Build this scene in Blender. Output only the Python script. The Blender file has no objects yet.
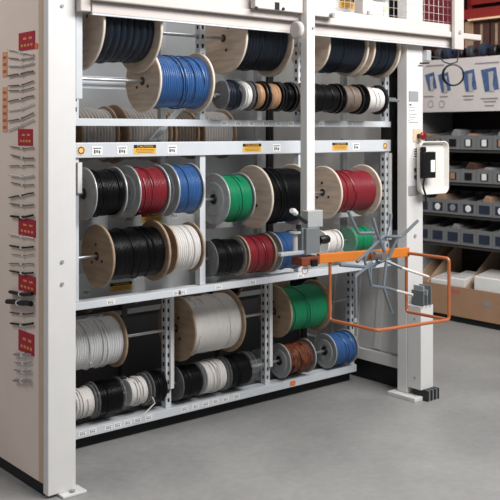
import bpy, bmesh, math, random
from mathutils import Vector, Matrix
random.seed(7)
PI = math.pi
S = bpy.context.scene
COL = S.collection

# ------------------------------------------------------------------ camera
F, CH, HX, HY = 910.0, 1.55, 250.0, 131.0
c_, s_ = .76766, .64086
CX, CY = -1.8131, -3.5068

def ray(px, py):
    a = (px - HX) / F; b = (HY - py) / F
    return (a * c_ + s_, -a * s_ + c_, b)
def at_y(px, py, Y):
    r = ray(px, py); t = (Y - CY) / r[1]
    return Vector((CX + t * r[0], Y, CH + t * r[2]))
def at_x(px, py, X):
    r = ray(px, py); t = (X - CX) / r[0]
    return Vector((X, CY + t * r[1], CH + t * r[2]))
def depth(p):
    return (p[0] - CX) * s_ + (p[1] - CY) * c_

cam = bpy.data.cameras.new('camera'); cam_o = bpy.data.objects.new('camera', cam)
COL.objects.link(cam_o)
cam.sensor_width = 36; cam.lens = F / 500 * 36; cam.shift_y = -(250 - HY) / 500
cam_o.location = (CX, CY, CH)
cam_o.rotation_euler = (PI / 2, 0, -math.atan2(s_, c_))
S.camera = cam_o

# ------------------------------------------------------------------ materials
MATS = {}
def mat(name, col, rough=.5, metal=0., noise=.06, scale=12., bump=0., trans=0., alpha=1., stretch=None, col2=None, coord='Object', spec=.5):
    if name in MATS: return MATS[name]
    m = bpy.data.materials.new(name); m.use_nodes = True
    nt = m.node_tree; b = nt.nodes['Principled BSDF']
    b.inputs['Roughness'].default_value = rough; b.inputs['Metallic'].default_value = metal
    b.inputs['Specular IOR Level'].default_value = spec
    tc = nt.nodes.new('ShaderNodeTexCoord'); n = nt.nodes.new('ShaderNodeTexNoise')
    n.inputs['Scale'].default_value = scale; n.inputs['Detail'].default_value = 4
    if stretch:
        mp = nt.nodes.new('ShaderNodeMapping'); mp.inputs['Scale'].default_value = stretch
        nt.links.new(tc.outputs[coord], mp.inputs['Vector']); nt.links.new(mp.outputs[0], n.inputs['Vector'])
    else:
        nt.links.new(tc.outputs[coord], n.inputs['Vector'])
    r = nt.nodes.new('ShaderNodeValToRGB')
    lo = [max(0, v * (1 - noise)) for v in col] + [1]
    hi = [min(1, v * (1 + noise)) for v in (col2 or col)] + [1]
    r.color_ramp.elements[0].position = .3; r.color_ramp.elements[1].position = .7
    r.color_ramp.elements[0].color = lo; r.color_ramp.elements[1].color = hi
    nt.links.new(n.outputs['Fac'], r.inputs['Fac']); nt.links.new(r.outputs[0], b.inputs['Base Color'])
    if bump:
        bp = nt.nodes.new('ShaderNodeBump'); bp.inputs['Strength'].default_value = bump; bp.inputs['Distance'].default_value = .004
        nt.links.new(n.outputs['Fac'], bp.inputs['Height']); nt.links.new(bp.outputs[0], b.inputs['Normal'])
    if trans: b.inputs['Transmission Weight'].default_value = trans; b.inputs['IOR'].default_value = 1.1
    if alpha < 1: b.inputs['Alpha'].default_value = alpha
    MATS[name] = m
    return m
def rgb(r, g, b):
    f = lambda v: (v / 255 / 12.92) if v / 255 <= .04045 else ((v / 255 + .055) / 1.055) ** 2.4
    return (f(r), f(g), f(b))

WHITE = mat('white_paint', rgb(218, 216, 214), .42, noise=.02)
BEAM = mat('beam_white', rgb(200, 204, 208), .4, noise=.03)
PANEL = mat('side_panel_paint', rgb(226, 210, 199), .55, noise=.03, scale=5)
TAN = mat('edge_trim', rgb(196, 172, 148), .6, noise=.05)
GREYP = mat('grey_paint', rgb(150, 152, 153), .45, noise=.04)
BANDG = mat('shelf_grey', rgb(214, 216, 216), .45, noise=.04)
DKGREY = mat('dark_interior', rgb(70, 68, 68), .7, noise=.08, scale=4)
BACK = mat('back_panel_grey', rgb(138, 140, 142), .6, noise=.1, scale=3)
BLACK = mat('black_plastic', rgb(14, 14, 16), .4, noise=.2)
BLACKM = mat('black_matte', rgb(20, 20, 21), .8, noise=.3)
STEEL = mat('steel', rgb(190, 192, 194), .28, .85, noise=.05)
GALV = mat('galvanised', rgb(168, 170, 170), .38, .2, noise=.12, scale=20)
WOODL = mat('wood_light', rgb(190, 170, 152), .6, noise=.08, scale=6, stretch=(1, 1, 7), col2=rgb(206, 188, 170))
WOODD = mat('wood_tan', rgb(146, 124, 102), .65, noise=.1, scale=6, stretch=(1, 1, 7), col2=rgb(160, 136, 112))
WOODX = mat('wood_edge', rgb(212, 198, 182), .6, noise=.06, scale=30)
CLEAR = mat('clear_plastic', rgb(205, 208, 210), .15, noise=.02, alpha=.11)
ORANGE = mat('orange_paint', rgb(208, 120, 44), .4, noise=.05)
COPTUBE = mat('orange_tube', rgb(184, 106, 64), .35, .2, noise=.06)
REDOR = mat('red_orange_block', rgb(120, 58, 36), .5, noise=.15, scale=40)
RGREY = mat('reel_grey', rgb(112, 120, 128), .4, .3, noise=.06)
MIDGREY = mat('device_grey', rgb(120, 124, 126), .4, .2, noise=.05)
LTGREY = mat('device_light', rgb(176, 178, 178), .4, .2, noise=.05)
REDCARD = mat('red_card', rgb(168, 30, 52), .6, noise=.1, scale=40)
YEL = mat('label_yellow', rgb(232, 178, 72), .5, noise=.05)
PAPER = mat('paper', rgb(232, 232, 230), .6, noise=.02)
INK = mat('ink', rgb(52, 54, 60), .6, noise=.1)
INKL = mat('ink_light', rgb(140, 138, 140), .6, noise=.1)
ORLAB = mat('orange_tag', rgb(220, 120, 62), .6, noise=.1, scale=60)
CARD = mat('cardboard', rgb(164, 128, 100), .75, noise=.06, scale=8)
CARDD = mat('cardboard_dark', rgb(74, 46, 36), .8, noise=.15, scale=8)
BING = mat('bin_grey', rgb(116, 117, 119), .5, noise=.05)
REDM = mat('rack_red', rgb(124, 26, 22), .5, noise=.1, scale=4)
REDD = mat('rack_dark_red', rgb(64, 20, 20), .6, noise=.2, scale=4)
BLUEPIC = mat('picture_blue', rgb(70, 94, 134), .6, noise=.25, scale=25)
BOARD = mat('board_white', rgb(206, 198, 195), .6, noise=.02)
NAVY = mat('navy', rgb(38, 46, 66), .5, noise=.2)

def wiremat(name, col, rough=.35, n=.12, spec=.5):
    return mat(name, rgb(*col), rough, spec=spec, noise=n, scale=9, stretch=(14, .8, .8))
W = dict(black=wiremat('wire_black', (7, 7, 9), .34, .3, .3), navy=wiremat('wire_navy', (24, 31, 42), .33, .25, .4),
         blue=wiremat('wire_blue', (50, 90, 142)), red=wiremat('wire_red', (128, 34, 44)),
         green=wiremat('wire_green', (14, 126, 84)), white=wiremat('wire_white', (212, 208, 204), .45, .05),
         grey=wiremat('wire_grey', (210, 210, 210), .4, .1), copper=wiremat('wire_copper', (168, 132, 102), .3, .3),
         brown=wiremat('wire_brown', (112, 98, 88), .4, .15), rear=wiremat('wire_rear', (176, 172, 168), .5, .1),
         mixed=mat('wire_mixed', rgb(30, 26, 24), .5, noise=.2, scale=30, stretch=(2, 1, 1), col2=rgb(132, 70, 42)),
         empty=CLEAR)

# ------------------------------------------------------------------ mesh builder
class MB:
    def __init__(self): self.v = []; self.f = []; self.m = []; self.sm = []; self.mi = 0; self.s = False
    def add(self, vs, fs, smooth=False):
        o = len(self.v); self.v += [tuple(p) for p in vs]
        for f in fs: self.f.append([i + o for i in f]); self.m.append(self.mi); self.sm.append(smooth)
        return self
    def mat(self, i): self.mi = i; return self
    def box(self, x0, x1, y0, y1, z0, z1, M=None):
        vs = [Vector((x, y, z)) for x in (x0, x1) for y in (y0, y1) for z in (z0, z1)]
        if M is not None: vs = [M @ p for p in vs]
        return self.add(vs, [(0, 1, 3, 2), (4, 6, 7, 5), (0, 4, 5, 1), (2, 3, 7, 6), (0, 2, 6, 4), (1, 5, 7, 3)])
    def prism(self, pts, d):                       # planar polygon extruded along vector d
        n = len(pts); d = Vector(d); a = [Vector(p) for p in pts]; b = [p + d for p in a]
        fs = [tuple(range(n))[::-1], tuple(range(n, 2 * n))] + [(i, (i + 1) % n, (i + 1) % n + n, i + n) for i in range(n)]
        return self.add(a + b, fs)
    def tube(self, pts, r, n=8, closed=False, cap=True):
        P = [Vector(p) for p in pts]; R = r if isinstance(r, (list, tuple)) else [r] * len(P)
        vs = []; k = len(P); up = None
        for i, p in enumerate(P):
            if closed: t = P[(i + 1) % k] - P[i - 1]
            else: t = P[min(i + 1, k - 1)] - P[max(i - 1, 0)]
            t.normalize()
            if up is None: up = t.orthogonal().normalized()
            up = (up - t * up.dot(t))
            if up.length < 1e-6: up = t.orthogonal()
            up.normalize(); w = t.cross(up)
            for j in range(n):
                a = 2 * PI * j / n; vs.append(p + (up * math.cos(a) + w * math.sin(a)) * R[i])
        fs = []
        for i in range(k if closed else k - 1):
            for j in range(n):
                i2 = (i + 1) % k; j2 = (j + 1) % n
                fs.append((i * n + j, i * n + j2, i2 * n + j2, i2 * n + j))
        self.add(vs, fs, True)
        if cap and not closed: self.add([], []); o = len(self.v) - k * n; self._cap(o, n, k)
        return self
    def _cap(self, o, n, k):
        self.f.append([o + j for j in range(n)][::-1]); self.m.append(self.mi); self.sm.append(False)
        self.f.append([o + (k - 1) * n + j for j in range(n)]); self.m.append(self.mi); self.sm.append(False)
    def cyl(self, a, b, r, n=20, r2=None): return self.tube([a, b], [r, r if r2 is None else r2], n)
    def lathe(self, prof, n=40, closed=True, c=(0, 0, 0), smooth=True, ax='x'):       # profile of (axial, radius)
        vs = []; k = len(prof)
        for (x, r) in prof:
            for j in range(n):
                a = 2 * PI * j / n; u, w = r * math.cos(a), r * math.sin(a)
                p = (x, u, w) if ax == 'x' else ((u, x, w) if ax == 'y' else (u, w, x))
                vs.append((c[0] + p[0], c[1] + p[1], c[2] + p[2]))
        fs = []
        for i in range(k if closed else k - 1):
            for j in range(n):
                i2 = (i + 1) % k; j2 = (j + 1) % n
                fs.append((i * n + j, i2 * n + j, i2 * n + j2, i * n + j2))
        return self.add(vs, fs, smooth)
    def build(self, name, mats, parent=None, bevel=0, loc=None):
        me = bpy.data.meshes.new(name); me.from_pydata(self.v, [], self.f)
        mats = mats if isinstance(mats, (list, tuple)) else [mats]
        for m in mats: me.materials.append(m)
        for i, p in enumerate(me.polygons): p.material_index = self.m[i]; p.use_smooth = self.sm[i]
        bm = bmesh.new(); bm.from_mesh(me); bmesh.ops.recalc_face_normals(bm, faces=bm.faces); bm.to_mesh(me); bm.free()
        o = bpy.data.objects.new(name, me); COL.objects.link(o)
        if loc is not None: o.location = loc
        if parent: o.parent = parent
        if bevel:
            b = o.modifiers.new('bevel', 'BEVEL'); b.width = bevel; b.segments = 2; b.limit_method = 'ANGLE'
        if any(self.sm):
            try:
                me.set_sharp_from_angle(angle=math.radians(35))
            except Exception: pass
        return o

def tag(o, label=None, cat=None, group=None, kind=None):
    if label: o['label'] = label
    if cat: o['category'] = cat
    if group: o['group'] = group
    if kind: o['kind'] = kind
    return o
def thing(name, label, cat, loc=(0, 0, 0), group=None, rz=0):
    o = bpy.data.objects.new(name, None); COL.objects.link(o); o.location = loc; o.rotation_euler = (0, 0, rz)
    o.empty_display_size = .05
    return tag(o, label, cat, group)
def box(name, m, parent, *d, bevel=0):
    return MB().box(*d).build(name, m, parent, bevel)
def text_mesh(name, s, size, M, m, parent, width=None):
    cu = bpy.data.curves.new('t', 'FONT'); cu.body = s; cu.size = size; cu.align_x = 'CENTER'; cu.align_y = 'CENTER'
    cu.extrude = .0004
    o = bpy.data.objects.new('t', cu); COL.objects.link(o)
    bpy.context.view_layer.update()
    me = bpy.data.meshes.new_from_object(o)
    bpy.data.objects.remove(o); bpy.data.curves.remove(cu)
    if width and len(me.vertices):
        xs = [v.co.x for v in me.vertices]; k = width / (max(xs) - min(xs))
        for v in me.vertices: v.co.x *= k
    me.transform(M); me.materials.clear(); me.materials.append(m); me.name = name
    t = bpy.data.objects.new(name, me); COL.objects.link(t); t.parent = parent
    return t
def face_front(p):    # lettering on a face that looks along -Y
    return Matrix.Translation(p) @ Matrix(((1, 0, 0, 0), (0, 0, -1, 0), (0, 1, 0, 0), (0, 0, 0, 1)))
def face_left(p):     # lettering on a face that looks along -X
    return Matrix.Translation(p) @ Matrix(((0, 0, -1, 0), (-1, 0, 0, 0), (0, 1, 0, 0), (0, 0, 0, 1)))

FZ = -.012
# ------------------------------------------------------------------ room
def floor_mat():
    m = bpy.data.materials.new('concrete_floor'); m.use_nodes = True; nt = m.node_tree; b = nt.nodes['Principled BSDF']
    tc = nt.nodes.new('ShaderNodeTexCoord')
    n1 = nt.nodes.new('ShaderNodeTexNoise'); n1.inputs['Scale'].default_value = 1.6; n1.inputs['Detail'].default_value = 6
    n2 = nt.nodes.new('ShaderNodeTexNoise'); n2.inputs['Scale'].default_value = 26; n2.inputs['Detail'].default_value = 5
    mx = nt.nodes.new('ShaderNodeMix'); mx.data_type = 'FLOAT'; mx.inputs[0].default_value = .3
    r = nt.nodes.new('ShaderNodeValToRGB')
    r.color_ramp.elements[0].position = .35; r.color_ramp.elements[1].position = .68
    r.color_ramp.elements[0].color = (*rgb(132, 131, 130), 1); r.color_ramp.elements[1].color = (*rgb(156, 155, 153), 1)
    for n in (n1, n2): nt.links.new(tc.outputs['Object'], n.inputs['Vector'])
    nt.links.new(n1.outputs['Fac'], mx.inputs[2]); nt.links.new(n2.outputs['Fac'], mx.inputs[3])
    nt.links.new(mx.outputs[0], r.inputs['Fac']); nt.links.new(r.outputs[0], b.inputs['Base Color'])
    b.inputs['Roughness'].default_value = .42
    return m
tag(box('floor', floor_mat(), None, -7, 8, -8, 6, -.1, FZ), kind='structure')
WALLM = mat('wall_paint', rgb(190, 186, 180), .8, noise=.04, scale=2)
tag(box('wall_right', WALLM, None, 8, 8.15, -8, 6, 0, 4.6), kind='structure')
tag(box('wall_back', WALLM, None, -7, 8.15, 6, 6.15, 0, 4.6), kind='structure')

# ------------------------------------------------------------------ machine housing
YU, YL = .14, .42          # front planes of the upper and the lower carriers
HW, PD = 2.459, .075       # machine width, post depth
XI = 2.314                 # inner face of the right post
hs = thing('wire_carousel_housing', 'tall white steel housing of the wire carousel with square posts and a top header', 'machine', (HW / 2, 0, 0))
hs.location = (0, 0, 0)
TOP = 2.75
pL = MB().box(0, .133, 0, .045, 0, TOP).build('post', WHITE, hs, .004)
for (x, z) in ((.066, 2.085), (.066, .99), (.066, .895)):
    MB().cyl((x, -.006, z), (x, .001, z), .0075, 14).build('bolt', GREYP, pL)
box('foot_plate', WHITE, hs, .05, .165, -.04, .044, FZ, 0, bevel=.003)
MB().cyl((.105, -.02, 0), (.105, -.02, .01), .012, 6).build('foot_bolt', GREYP, hs)
pR = MB().box(XI, HW, 0, PD, .012, TOP).build('post', WHITE, hs, .004)
for z in (.93, ): MB().cyl((XI + .07, -.005, z), (XI + .07, .001, z), .011, 14).build('bolt', GREYP, pR)
box('foot_plate', WHITE, hs, XI - .05, HW - .04, -.10, .11, FZ, .011, bevel=.003)
# left outer panel, trim and plinth
box('side_panel', PANEL, hs, .002, .03, .089, 1.6, .04, TOP)
box('edge_trim', TAN, hs, .0, .03, .047, .087, .04, TOP, bevel=.004)
box('plinth', BLACKM, hs, .006, .03, .05, 1.6, FZ, .039)
# right inner panel with its white sill and plinth
box('inner_panel', mat('inner_panel_paint', rgb(214, 213, 210), .3, noise=.12, scale=2.2, stretch=(1, 4, .6)), hs, 2.42, 2.45, PD + .005, 1.6, .19, TOP)
box('sill', WHITE, hs, 2.39, 2.45, PD + .005, 1.6, .115, .185, bevel=.004)
box('plinth', BLACKM, hs, 2.425, 2.45, PD + .005, 1.6, FZ, .114)
for yy in (.30, .5, .72):
    MB().prism([(2.418, yy, .2), (2.418, yy + .05, .2), (2.418, yy - .02, .95), (2.418, yy - .07, .95)], (-.008, 0, 0)).build('band', WHITE, hs)  # white slanted strips imitating light streaks reflected on the inner panel
box('back_panel', BACK, hs, .03, 2.42, 1.30, 1.32, .0, TOP)
box('chain_guide', BLACKM, hs, 2.35, 2.415, .16, .235, .95, TOP)
box('chain_guide', BLACKM, hs, .04, .10, .16, .235, .5, TOP)
for x in (1.62, ):
    box('chain', BLACKM, hs, x + .5, x + .545, 1.02, 1.05, .3, TOP)
    box('chain_cover', GREYP, hs, x + .40, x + .49, 1.03, 1.05, .3, TOP)
# light strip on the inner edge of the left post
box('guide_strip', BEAM, hs, .136, .168, .005, .06, 1.69, TOP, bevel=.002)
# lower cover box in front of the right post with ribbed bellows
cb = MB().box(XI, 2.425, -.105, -.002, .05, .535).build('cover_box', WHITE, hs, .004)
for z in (.115, .46): MB().cyl((XI - .004, -.06, z), (XI + .002, -.06, z), .006, 12).build('bolt', GREYP, cb)
for i in range(6):
    x = XI + .004 + i * .017
    box('bellows_rib', GALV if i % 2 else MIDGREY, hs, x, x + .008, -.12 + .014 * (i % 2), -.03, .537, .625 + .03 * math.sin(i * 2.1), bevel=.002)
for i in range(7):
    x = XI + .02 + i * .016
    box('foot_rib', MIDGREY if i % 2 else BLACK, hs, x, x + .011, -.135, -.025, FZ, .049)
# control labels and switches on the right post
def plate(name, px0, px1, py0, py1, m, Y=-.0015, th=.003, parent=hs):
    a = at_y(px0, py1, Y); b = at_y(px1, py0, Y)
    return box(name, m, parent, min(a.x, b.x), max(a.x, b.x), Y - th, Y, a.z if a.z < b.z else b.z, max(a.z, b.z))
plate('grey_label', 409, 418, 91.5, 101, GREYP)
pl = plate('instruction_label', 409, 418, 102, 122, PAPER)
for k, yy in enumerate((104, 107.5, 110, 114, 117, 119.5)):
    p = plate('text_line', 409.6, 411.5 if k == 0 else 416.5 - (k % 3), yy, yy + (1.6 if k == 0 else .6), INK if k == 0 else INKL, -.0046, .0006, pl)
es = plate('switch_plate', 413, 421.3, 129, 141.5, mat('switch_plate', rgb(216, 196, 164), .5))
p = at_y(418.3, 136, -.005)
MB().cyl((p.x, -.03, p.z), (p.x, -.004, p.z), .014, 20).build('button_collar', BLACK, es)
MB().lathe([(-.03, .001), (-.03, .018), (-.036, .024), (-.048, .024), (-.054, .018), (-.055, .001)], 24, False, (p.x, 0, p.z), ax='y').build('stop_button', mat('stop_red', rgb(124, 20, 24), .35), es)
bl = plate('code_label', 413, 419.5, 147, 159, PAPER)
for k in range(4): plate('bar_line', 414, 418.8, 148.5 + k * 2.4, 149.8 + k * 2.4, INK, -.0046, .0006, bl)
for yy in (170, 177):
    p = at_y(416.2, yy, -.005)
    MB().cyl((p.x, -.016, p.z), (p.x, .0, p.z), .0135, 18).build('push_button', BLACK, hs)
plate('grey_label', 408.5, 419, 185.5, 195.5, GREYP)

# ------------------------------------------------------------------ header rail and mesh gate
YH = -.05
def zat(px, py, Y): return at_y(px, py, Y).z
hd = thing('header_rail', 'long cream white double header rail across the top of the carousel', 'rail', (0, 0, 0))
x0 = at_y(92, 8, YH).x; x1 = at_y(456, 45, YH).x; x2 = at_y(481, 38, YH - .03).x
zb = zat(205, 23.5, YH); zm = zat(400, 33, YH); zt = zat(400, 26, YH - .03)
CREAM = mat('cream_paint', rgb(198, 189, 184), .45, noise=.02)
box('lower_beam', CREAM, hd, x0, x1, YH, -.032, zb, zm - .001, bevel=.004)
box('rail', CREAM, hd, x0, x2, YH - .035, -.032, zm, zt, bevel=.005)
box('sill', CREAM, hd, x0, x1 + .03, YH - .02, -.032, zt + .001, zt + .045, bevel=.003)
box('end_bracket', CREAM, hd, x0 - .052, x0 - .002, YH + .005, -.002, zb + .005, zb + .16, bevel=.004)
box('beam_edge', BEAM, hd, x0, x1, YH - .004, -.034, zb - .008, zb - .0005)
gt = thing('mesh_gate', 'white framed wire mesh guard gate standing on the header rail', 'gate', (0, 0, 0))
za = zt + .046
for (a, b, z0) in ((363, 373, za), (455, 464, zb - .02)):
    YG = YH - .062 if a > 400 else YH - .02
    X0 = at_y(a, 15, YG).x; X1 = at_y(b, 15, YG).x
    yy0, yy1 = (YH - .02, .0) if a < 400 else (YH - .06, YH - .037)
    if a > 400:
        g = box('gate_post', CREAM, gt, X0, X1, YH - .062, YH - .037, z0, TOP, bevel=.003)
        MB().cyl(((X0 + X1) / 2, YH - .068, zt - .004), ((X0 + X1) / 2, YH - .06, zt - .004), .011, 14).build('bolt', GREYP, g)
    else:
        g = box('gate_post', CREAM, gt, X0, X1, YH - .02, -.004, z0, TOP, bevel=.003)
        MB().cyl(((X0 + X1) / 2, YH - .026, za + .012), ((X0 + X1) / 2, YH - .018, za + .012), .009, 14).build('bolt', GREYP, g)
xa = at_y(320, 10, YH).x; xb = at_y(455, 10, YH).x
mb = MB()
n = int((xb - xa) / .045)
for i in range(n + 1):
    x = xa + i * .045; mb.cyl((x, -.012, za), (x, -.012, TOP), .0016, 5)
for j in range(12):
    z = za + .02 + j * .045; mb.cyl((xa, -.0155, z), (xb, -.0155, z), .0016, 5)
mb.build('wire_mesh', mat('mesh_wire', rgb(196, 190, 180), .4, .4), gt)

# caution labels
def caution(parent, p, w, h, name='caution_label', dim=False):
    m = MB(); x, y, z = p
    m.mat(0).box(x - w / 2, x + w / 2, y - .0015, y, z - h / 2, z + h * .14)
    m.mat(1).box(x - w / 2, x + w / 2, y - .0015, y, z + h * .14, z + h / 2)
    m.mat(2)
    for k in range(3):
        zz = z + h * (-.02 - .16 * k); ww = w * (.42 - .06 * (k == 2))
        m.box(x - ww, x + ww, y - .002, y - .0012, zz - h * .03, zz + h * .03)
    o = m.build(name, [YEL, BLACKM, mat('label_text_brown', rgb(120, 70, 20), .6)], parent)
    text_mesh('lettering', 'CAUTION', h * .34, face_front((x, y - .002, z + h * .31)), YEL, o, w * .7)
    return o
# cover panels behind the mesh
cp = thing('top_cover_panel', 'white top cover panel with caution label behind the wire mesh', 'panel', (0, 0, 0))
a = at_y(318, 12, .1); b = at_y(361, 16, .1)
box('cover_plate', WHITE, cp, a.x, b.x, .1, .12, b.z, TOP); box('lower_edge', GREYP, cp, a.x, b.x, .06, .085, b.z - .03, b.z - .001)
p = at_y(347, 3.5, .098); caution(cp, (p.x, .098, p.z), .115, .055)
cq = thing('small_cover_panel', 'small white cover panel with faint tag behind the mesh beside the right post', 'panel', (0, 0, 0))
a = at_y(371, 19, .1); b = at_y(388.5, 3, .1)
box('cover_plate', WHITE, cq, a.x, b.x, .1, .12, a.z + .012, b.z); box('lower_edge', GREYP, cq, a.x, a.x + .06, .095, .12, a.z - .02, a.z + .011)
p = at_y(385, 9, .098); MB().cyl((p.x, .0965, p.z), (p.x, .1, p.z), .014, 16).build('round_tag', mat('tag_orange', rgb(236, 206, 160), .6), cq)

# ------------------------------------------------------------------ carriers
UX = [.215, .932, 1.604, 2.312]
LXs = [.22, .918, 1.606, 2.305]
def upright(par, x, Y, z0, z1, cover=None, w=.034, plain=False):
    m = MB(); m.mat(0).box(x - w / 2, x + w / 2, Y + .012, Y + .05, z0, z1).mat(1)
    z = z0 + .03
    while z < z1 - .03 and not plain:
        m.box(x - .006, x + .006, Y + .0105, Y + .013, z, z + .02); m.box(x - w / 2 - .0012, x - w / 2 + .001, Y + .024, Y + .038, z, z + .02); z += .047
    o = m.build('upright', [BEAM, BLACKM], par)
    if cover: MB().box(x + w / 2 - .014, x + w / 2 + .008, Y - .004, Y + .0095, cover[0], cover[1]).build('cover_strip', WHITE, o)
    return o
def price_tags(par, xs, Y, z, w=.05, h=.034, ink=INK):
    for i, x in enumerate(xs):
        t = box('price_tag', PAPER, par, x - w / 2, x + w / 2, Y - .0015, Y, z - h / 2, z + h / 2)
        m = MB()
        m.box(x - w * .38, x + w * .38, Y - .0022, Y - .0012, z + h * .22, z + h * .32)
        for k in range(3): m.box(x + w * (-.30 + .22 * k), x + w * (-.16 + .22 * k), Y - .0022, Y - .0012, z - h * (.32 - .08 * (k % 2)), z + h * (.1 - .04 * k))
        m.build('print', ink, t)

# top carrier
ct = thing('wire_carrier', 'top carrier frame of the wire carousel with perforated uprights and slim white lower beam', 'rack', (0, 0, 0), 'carriers of the wire carousel')
XR = UX[3] + .02
for i, x in enumerate(UX): upright(ct, x, YU, 1.608, 2.5 if i else 2.2)
box('lower_beam', BEAM, ct, UX[0] - .02, XR, YU, YU + .055, 1.573, 1.607, bevel=.002)
price_tags(ct, [1.06, 1.15, 1.24, 1.34, 1.43, 1.52, 1.75, 1.98], YU, 1.589, .04, .022, INKL)
a = at_y(82, 88, .2); b = at_y(127, 78, .2)
ch = MB().box(a.x, b.x, .21, .235, a.z, b.z).box(a.x, b.x, .20, .245, b.z - .006, b.z + .002).build('steel_channel', BEAM, ct)
box('rear_beam', BEAM, ct, UX[0], XR, .50, .53, 1.575, 1.605)
for x in UX: box('rear_upright', GREYP, ct, x - .017, x + .017, .50, .53, 1.607, 2.5)
a = at_y(166, 140, .5)
MB().prism([(.93, .62, 1.50), (.97, .62, 1.50), (1.2, .62, 1.72), (1.16, .62, 1.72)], (0, .02, 0)).build('band', BEAM, ct)

# middle carrier
cm = thing('wire_carrier', 'middle carrier frame of the wire carousel with wide white label beam carrying caution labels', 'rack', (0, 0, 0), 'carriers of the wire carousel')
Z1, Z2 = 1.428, 1.497
box('label_beam', BEAM, cm, UX[0] - .02, XR, YU, YU + .05, Z1, Z2, bevel=.003)
for px, py in ((145, 150.5), (252, 147.5), (340, 146)):
    p = at_y(px, py, YU); caution(cm, (p.x, YU, (Z1 + Z2) / 2), .125, .043)
price_tags(cm, [at_y(x, 150, YU).x for x in (97, 122, 172, 276.5, 356)], YU, 1.46, .055, .04)
for px in (81, 385):
    p = at_y(px, 150, YU)
    m = MB(); m.cyl((p.x, YU - .002, 1.462), (p.x, YU, 1.462), .017, 20)
    for k in range(8):
        an = k * PI / 4; m.cyl((p.x + .016 * math.cos(an), YU - .002, 1.462 + .016 * math.sin(an)), (p.x + .016 * math.cos(an), YU, 1.462 + .016 * math.sin(an)), .006, 6)
    m.build('round_sticker', mat('sticker_orange', rgb(240, 190, 120), .6), cm)
for i, x in enumerate(UX): upright(cm, x, YU, .778, Z1, (.9, Z1 - .01) if i == 3 else ((1.27, Z1 - .02) if i == 0 else None), plain=i < 3)
box('front_strip', BEAM, cm, UX[0] - .02, XR, YU - .005, YU + .06, .742, .776, bevel=.002)
price_tags(cm, [at_y(x, 300, YU).x for x in (110, 176, 182, 218, 252, 300)], YU - .005, .759, .045, .02, INKL)
box('shelf_band', BANDG, cm, UX[0], XR - .02, .345, .36, 1.03, 1.142)
box('shelf_band', BANDG, cm, UX[0], XR - .02, .345, .36, .72, .865)
box('shelf_tray', BANDG, cm, UX[0], XR - .02, YU + .062, .344, .735, .745)
for (px, py, sx) in ((121, 286.5, 1), (152, 217.5, 1)):
    p = at_y(px, py, .345); caution(cm, (p.x, .345, p.z), .125, .042)
for (px, py) in ((86.5, 292.5), (129, 219.5), (174, 216)):
    p = at_y(px, py, .345); t = box('code_plate', PAPER, cm, p.x - .022, p.x + .022, .342, .345, p.z - .016, p.z + .016)
    text_mesh('lettering', 'P01', .022, face_front((p.x, .3412, p.z)), INK, t, .032)
for x in UX: box('rear_upright', GREYP, cm, x - .017, x + .017, .50, .53, .745, 1.5)
box('end_plate', GREYP, cm, XR - .018, XR - .012, .2, .34, .78, 1.42)

# lower carrier
cl = thing('wire_carrier', 'lowest carrier frame of the wire carousel, set back near the floor, with bottom beam', 'rack', (0, 0, 0), 'carriers of the wire carousel')
zb0, zb1 = .055, .098
LR = LXs[3] + .02
box('front_strip', BEAM, cl, LXs[0] - .02, LR, YL - .005, YL + .07, zb0, zb1, bevel=.002)
price_tags(cl, [at_y(x, 400, YL).x for x in (82, 92, 108, 117, 127, 137, 148, 184, 195, 205, 215, 225, 236)], YL - .005, .078, .045, .024, INKL)
p = at_y(292, 380, YL); box('orange_tag', ORLAB, cl, p.x - .02, p.x + .02, YL - .008, YL - .005, .064, .09)
for i, x in enumerate(LXs): upright(cl, x, YL, .099, .80, (.20, .68) if i < 3 else (.36, .78))
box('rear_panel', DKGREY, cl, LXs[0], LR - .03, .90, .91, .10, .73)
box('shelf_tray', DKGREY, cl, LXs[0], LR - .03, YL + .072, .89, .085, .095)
box('base_shade_strip', BLACKM, cl, LXs[0] - .02, LR, YL + .055, YL + .065, FZ, zb0 - .001)  # black strip: the dark base plus shade under the beam, put into the colour
box('cross_rail', GREYP, cl, LXs[0], LR - .03, .865, .885, .52, .545)
for x in LXs: box('rear_upright', DKGREY, cl, x - .017, x + .017, .86, .89, .1, .8)

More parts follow.
